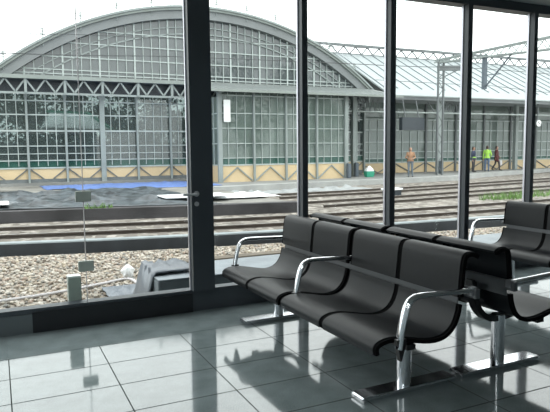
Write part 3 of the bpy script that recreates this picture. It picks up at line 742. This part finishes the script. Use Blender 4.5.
MB().add([(3.3, 45, 3.15), (8.0, 45, 3.0), (6.6, 47.4, 4.3), (3.9, 47.4, 4.35), (3.3, 49.8, 3.15), (8.0, 49.8, 3.0)], [(0,1,2,3), (3,2,5,4), (0,3,4), (1,5,2), (0,4,5,1)]).build('canopy_roof', 'white', cn)
MB().bar((8.05, 44.9, 3.02), (6.6, 47.4, 4.36), .16).bar((6.6, 47.4, 4.36), (3.6, 47.4, 4.42), .16).build('canopy_edge', 'greenbag', cn)
for x in (4.0, 7.4):
    for y in (45.6, 49.2): MB().tube([(x, y, -.12), (x, y, 3.2)], .06, 8).build('canopy_post', 'steel', cn)
tree(27, -7, -.5, 13, 3.6, 'tall tree beside the waiting hall, mirrored in the right half of the arch', 'trees beside the waiting hall')
tree(34, -4, -.5, 14.5, 3.8, 'tallest tree, mirrored farther right in the arch glass', 'trees beside the waiting hall')
struct('wall_upper', MB().box((-20, 4.2, ZC+.18), (12.5, 4.94, 6.4)), 'wallout', 'outer wall above the glass front')

# ------------------------------------------------------------------ people
def capsules(m, chain, n=12):
    pts = [p for p, r in chain]; rs = [r for p, r in chain]
    m.tube(pts, rs, n)
    for p, r in chain: ball(m, p, (r, r, r))
BALL = bmesh.new(); bmesh.ops.create_icosphere(BALL, subdivisions=2, radius=1)
BV = [v.co.copy() for v in BALL.verts]; BF = [tuple(v.index for v in f.verts) for f in BALL.faces]; BALL.free()
def ball(m, p, r, rot=None):
    p = Vector(p); m.add([p+Vector((v.x*r[0], v.y*r[1], v.z*r[2])) for v in BV], BF)
def person(loc, rz, label, mats, pose, hgt=1.72, hair='hair', bag=None, mirror=False):
    """mats: (top, legs). The figure faces local -y; heights are fractions of a 1.72 m body. pose: joint lists."""
    m = MB(); k = hgt/1.72
    # trunk
    capsules(m, [((0, 0, .93), .135), ((0, -.01, 1.08), .130), ((0, 0, 1.25), .150), ((0, .01, 1.38), .125)])
    for sx_ in (-1, 1):
        ball(m, (sx_*.09, 0, .93), (.11, .12, .12)); ball(m, (sx_*.10, 0, 1.30), (.10, .105, .13)); ball(m, (sx_*.165, .01, 1.405), (.065, .07, .06))
    m.tube([(0, .01, 1.38), (0, -.005, 1.52)], .055, 12)
    ball(m, (0, -.01, 1.615), (.076, .095, .112)); ball(m, (0, -.035, 1.575), (.058, .068, .07))
    ball(m, (0, -.108, 1.60), (.014, .02, .022)); ball(m, (0, -.10, 1.562), (.022, .012, .008))
    for sx_ in (-1, 1): ball(m, (sx_*.077, .0, 1.605), (.012, .022, .03)); ball(m, (sx_*.03, -.092, 1.625), (.012, .010, .008))
    hands = []
    for j, sx_ in enumerate((-1, 1)):
        hip, knee, ank, toe = pose['legs'][j]
        capsules(m, [(hip, .088), (((Vector(hip)+Vector(knee))/2), .077), (knee, .058), (((Vector(knee)*.65+Vector(ank)*.35)), .058), (ank, .042)])
        capsules(m, [(ank, .042), ((Vector(ank)*.4+Vector(toe)*.6)+Vector((0, 0, -.005)), .042), (toe, .034)])
        el, wr, tip = pose['arms'][j]
        capsules(m, [((sx_*.175, .01, 1.395), .060), (el, .047), (wr, .036)])
        wr = Vector(wr); tip = Vector(tip); d = (tip-wr).normalized(); side = d.cross(Vector((0, 1, 0.2))).normalized()
        ball(m, wr+d*.05, (.034, .03, .042))
        for q in range(4):
            o_ = side*(q-1.5)*.019; L_ = (.075, .085, .08, .062)[q]
            capsules(m, [(wr+d*.07+o_, .0095), (wr+d*(.07+L_*.6)+o_+Vector((0, -.006, 0)), .0088), (wr+d*(.07+L_)+o_+Vector((0, -.016, -.004)), .0078)], 8)
        th = -1 if sx_ > 0 else 1
        capsules(m, [(wr+d*.035-side*.025*th*-1, .011), (wr+d*.075+side*.048*th, .0095), (wr+d*.105+side*.05*th, .0085)], 8)
    if pose.get('coat'):
        ball(m, (0, 0, .85), (.20, .16, .25))
    o = m.build('person', 'skin')
    md = o.modifiers.new('r', 'REMESH'); md.mode = 'VOXEL'; md.voxel_size = .0095; md.use_smooth_shade = True
    sm = o.modifiers.new('s', 'SMOOTH'); sm.factor = .5; sm.iterations = 3
    dg = bpy.context.evaluated_depsgraph_get(); dg.update()
    me = bpy.data.meshes.new_from_object(o.evaluated_get(dg)); o.modifiers.clear()
    old = o.data; o.data = me; bpy.data.meshes.remove(old)
    me.materials.clear()
    for nm in ('skin', mats[0], mats[1], 'shoe'): me.materials.append(M[nm])
    wrs = [Vector(a[1]) for a in pose['arms']]; tips = [Vector(a[2]) for a in pose['arms']]
    hem = pose.get('hem', .86)
    for p in me.polygons:
        c_ = p.center; mi = 1
        if c_.z > 1.475: mi = 0
        elif c_.z < .075: mi = 3
        else:
            hand = any((c_-w).dot((t_-w).normalized()) > .012 and (c_-w).length < .24 and (c_-w).cross((t_-w).normalized()).length < .068 and (abs(c_.x) > .205 or c_.y < -.19) for w, t_ in zip(wrs, tips))
            if hand: mi = 0
            elif c_.z < hem:
                arm = any(((c_-w).length < .30 and c_.z > .75 and abs(c_.x) > .17) for w in wrs)
                mi = 1 if arm else 2
        p.material_index = mi
    o.location = loc; o.rotation_euler = (0, 0, rz); o.scale = (k, k, k); WL[o.name] = Vector((0, 0, 0))
    h = MB()
    ball(h, (0, .012, 1.645), (.084, .098, .095)); ball(h, (0, .05, 1.60), (.078, .06, .09))
    ho = h.build('hair', hair, o)
    # trim the hair off the face
    bm = bmesh.new(); bm.from_mesh(ho.data)
    bmesh.ops.delete(bm, geom=[v for v in bm.verts if v.co.y < -.045 and v.co.z < 1.665], context='VERTS'); bm.to_mesh(ho.data); bm.free()
    for e in pose.get('extra', []): e(o)
    return tag(o, label, 'person')
st_legs = [[(-.09, 0, .90), (-.10, -.01, .48), (-.105, .02, .085), (-.12, -.14, .04)], [(.09, 0, .90), (.10, -.01, .48), (.11, .02, .085), (.13, -.14, .04)]]
front = [[(-.26, -.02, 1.13), (-.12, -.24, 1.08), (-.02, -.30, 1.07)], [(.26, -.02, 1.13), (.12, -.24, 1.05), (.02, -.30, 1.03)]]
down = [[(-.24, .03, 1.12), (-.25, -.05, .86), (-.25, -.08, .70)], [(.24, .03, 1.12), (.25, -.05, .86), (.25, -.08, .70)]]
walk_legs = [[(-.09, 0, .90), (-.09, -.16, .50), (-.09, -.20, .085), (-.09, -.36, .04)], [(.09, 0, .90), (.09, .05, .48), (.09, .28, .12), (.09, .16, .05)]]
walk_arms = [[(-.23, .10, 1.13), (-.23, .12, .88), (-.23, .10, .72)], [(.23, -.06, 1.12), (.22, -.24, .96), (.21, -.34, .88)]]
def strip_(z, mat, rx, ry):
    def f(o):
        MB().tube([(0, 0, z), (0, 0, z+.06)], 1, 20).v
        mb = MB(); n_ = 20
        mb.v = [(rx*math.cos(i*2*PI/n_), ry*math.sin(i*2*PI/n_), zz) for zz in (z, z+.07) for i in range(n_)]
        mb.f = [(i, (i+1) % n_, n_+(i+1) % n_, n_+i) for i in range(n_)]; mb.m = [0]*n_
        mb.build('reflective_band', mat, o)
    return f
person((21.4, 26.77, -.25), -.65, 'person in tan jacket and jeans standing on the platform edge, facing the tracks', ('tan', 'jeansgrey'), dict(legs=st_legs, arms=front, hem=.92), 1.68, 'hairgrey')
person((30.15, 29.6, -.25), PI-.9, 'person in lime green jacket and jeans standing on the far platform', ('lime', 'jeans'), dict(legs=st_legs, arms=[[(-.26, .0, 1.13), (-.20, -.2, 1.02), (-.14, -.3, .98)], down[1]], hem=.90), 1.74)
person((28.72, 29.4, -.25), .4, 'person in navy jacket with lime band, half hidden by a dark post', ('navy', 'darktrouser'), dict(legs=st_legs, arms=down, hem=.90, extra=[strip_(.98, 'lime', .205, .165)]), 1.68)
mp = person((31.85, 30.4, -.25), 1.0, 'person in maroon coat walking right along the far platform', ('maroon', 'darktrouser'), dict(legs=walk_legs, arms=walk_arms, hem=.66, coat=True), 1.72)
hb = thing('carrier_bag', (32.25, 30.39, .12), 'pale carrier bag held by the person in maroon', 'bag')
MB().box((32.14, 30.33, .12), (32.36, 30.45, .46)).build('bag_body', 'cord', hb, bevel=.03)
MB().tube(spline([(32.18, 30.39, .45), (32.20, 30.39, .60), (32.28, 30.39, .60), (32.32, 30.39, .45)], 5), .008, 6).build('bag_handle', 'cord', hb)

# ------------------------------------------------------------------ light: overcast sky
w = bpy.data.worlds.new('overcast_sky'); sc.world = w; w.use_nodes = True
N = w.node_tree.nodes; L = w.node_tree.links; bgn = N['Background']
tc = N.new('ShaderNodeTexCoord'); sp = N.new('ShaderNodeSeparateXYZ'); L.new(tc.outputs['Generated'], sp.inputs[0])
nz = N.new('ShaderNodeTexNoise'); nz.inputs['Scale'].default_value = 2.5; nz.inputs['Detail'].default_value = 4; L.new(tc.outputs['Generated'], nz.inputs['Vector'])
ad = N.new('ShaderNodeMath'); ad.operation = 'MULTIPLY_ADD'; ad.inputs[1].default_value = .12; L.new(nz.outputs['Fac'], ad.inputs[0]); L.new(sp.outputs['Z'], ad.inputs[2])
cr = N.new('ShaderNodeValToRGB'); L.new(ad.outputs[0], cr.inputs['Fac'])
cr.color_ramp.elements[0].position = 0; cr.color_ramp.elements[0].color = (.74, .77, .78, 1)
cr.color_ramp.elements[1].position = .55; cr.color_ramp.elements[1].color = (1, 1, 1, 1)
L.new(cr.outputs['Color'], bgn.inputs['Color']); bgn.inputs['Strength'].default_value = 3.05
sun = bpy.data.lights.new('veiled_sun', 'SUN'); sun.energy = 1.3; sun.angle = math.radians(25); sun.color = (1, .97, .92)
so = bpy.data.objects.new('veiled_sun', sun); COL.objects.link(so)
so.rotation_euler = Vector((-.45, .35, -1)).to_track_quat('-Z', 'Y').to_euler()

sc.view_settings.view_transform = 'Standard'; sc.view_settings.look = 'None'; sc.view_settings.gamma = 1; sc.view_settings.exposure = 0
sc.view_settings.use_curve_mapping = False
cy = sc.cycles
cy.max_bounces = 10; cy.diffuse_bounces = 4; cy.glossy_bounces = 5; cy.transparent_max_bounces = 16; cy.transmission_bounces = 6
cy.use_denoising = True; cy.sample_clamp_indirect = 8; cy.caustics_reflective = False; cy.caustics_refractive = False
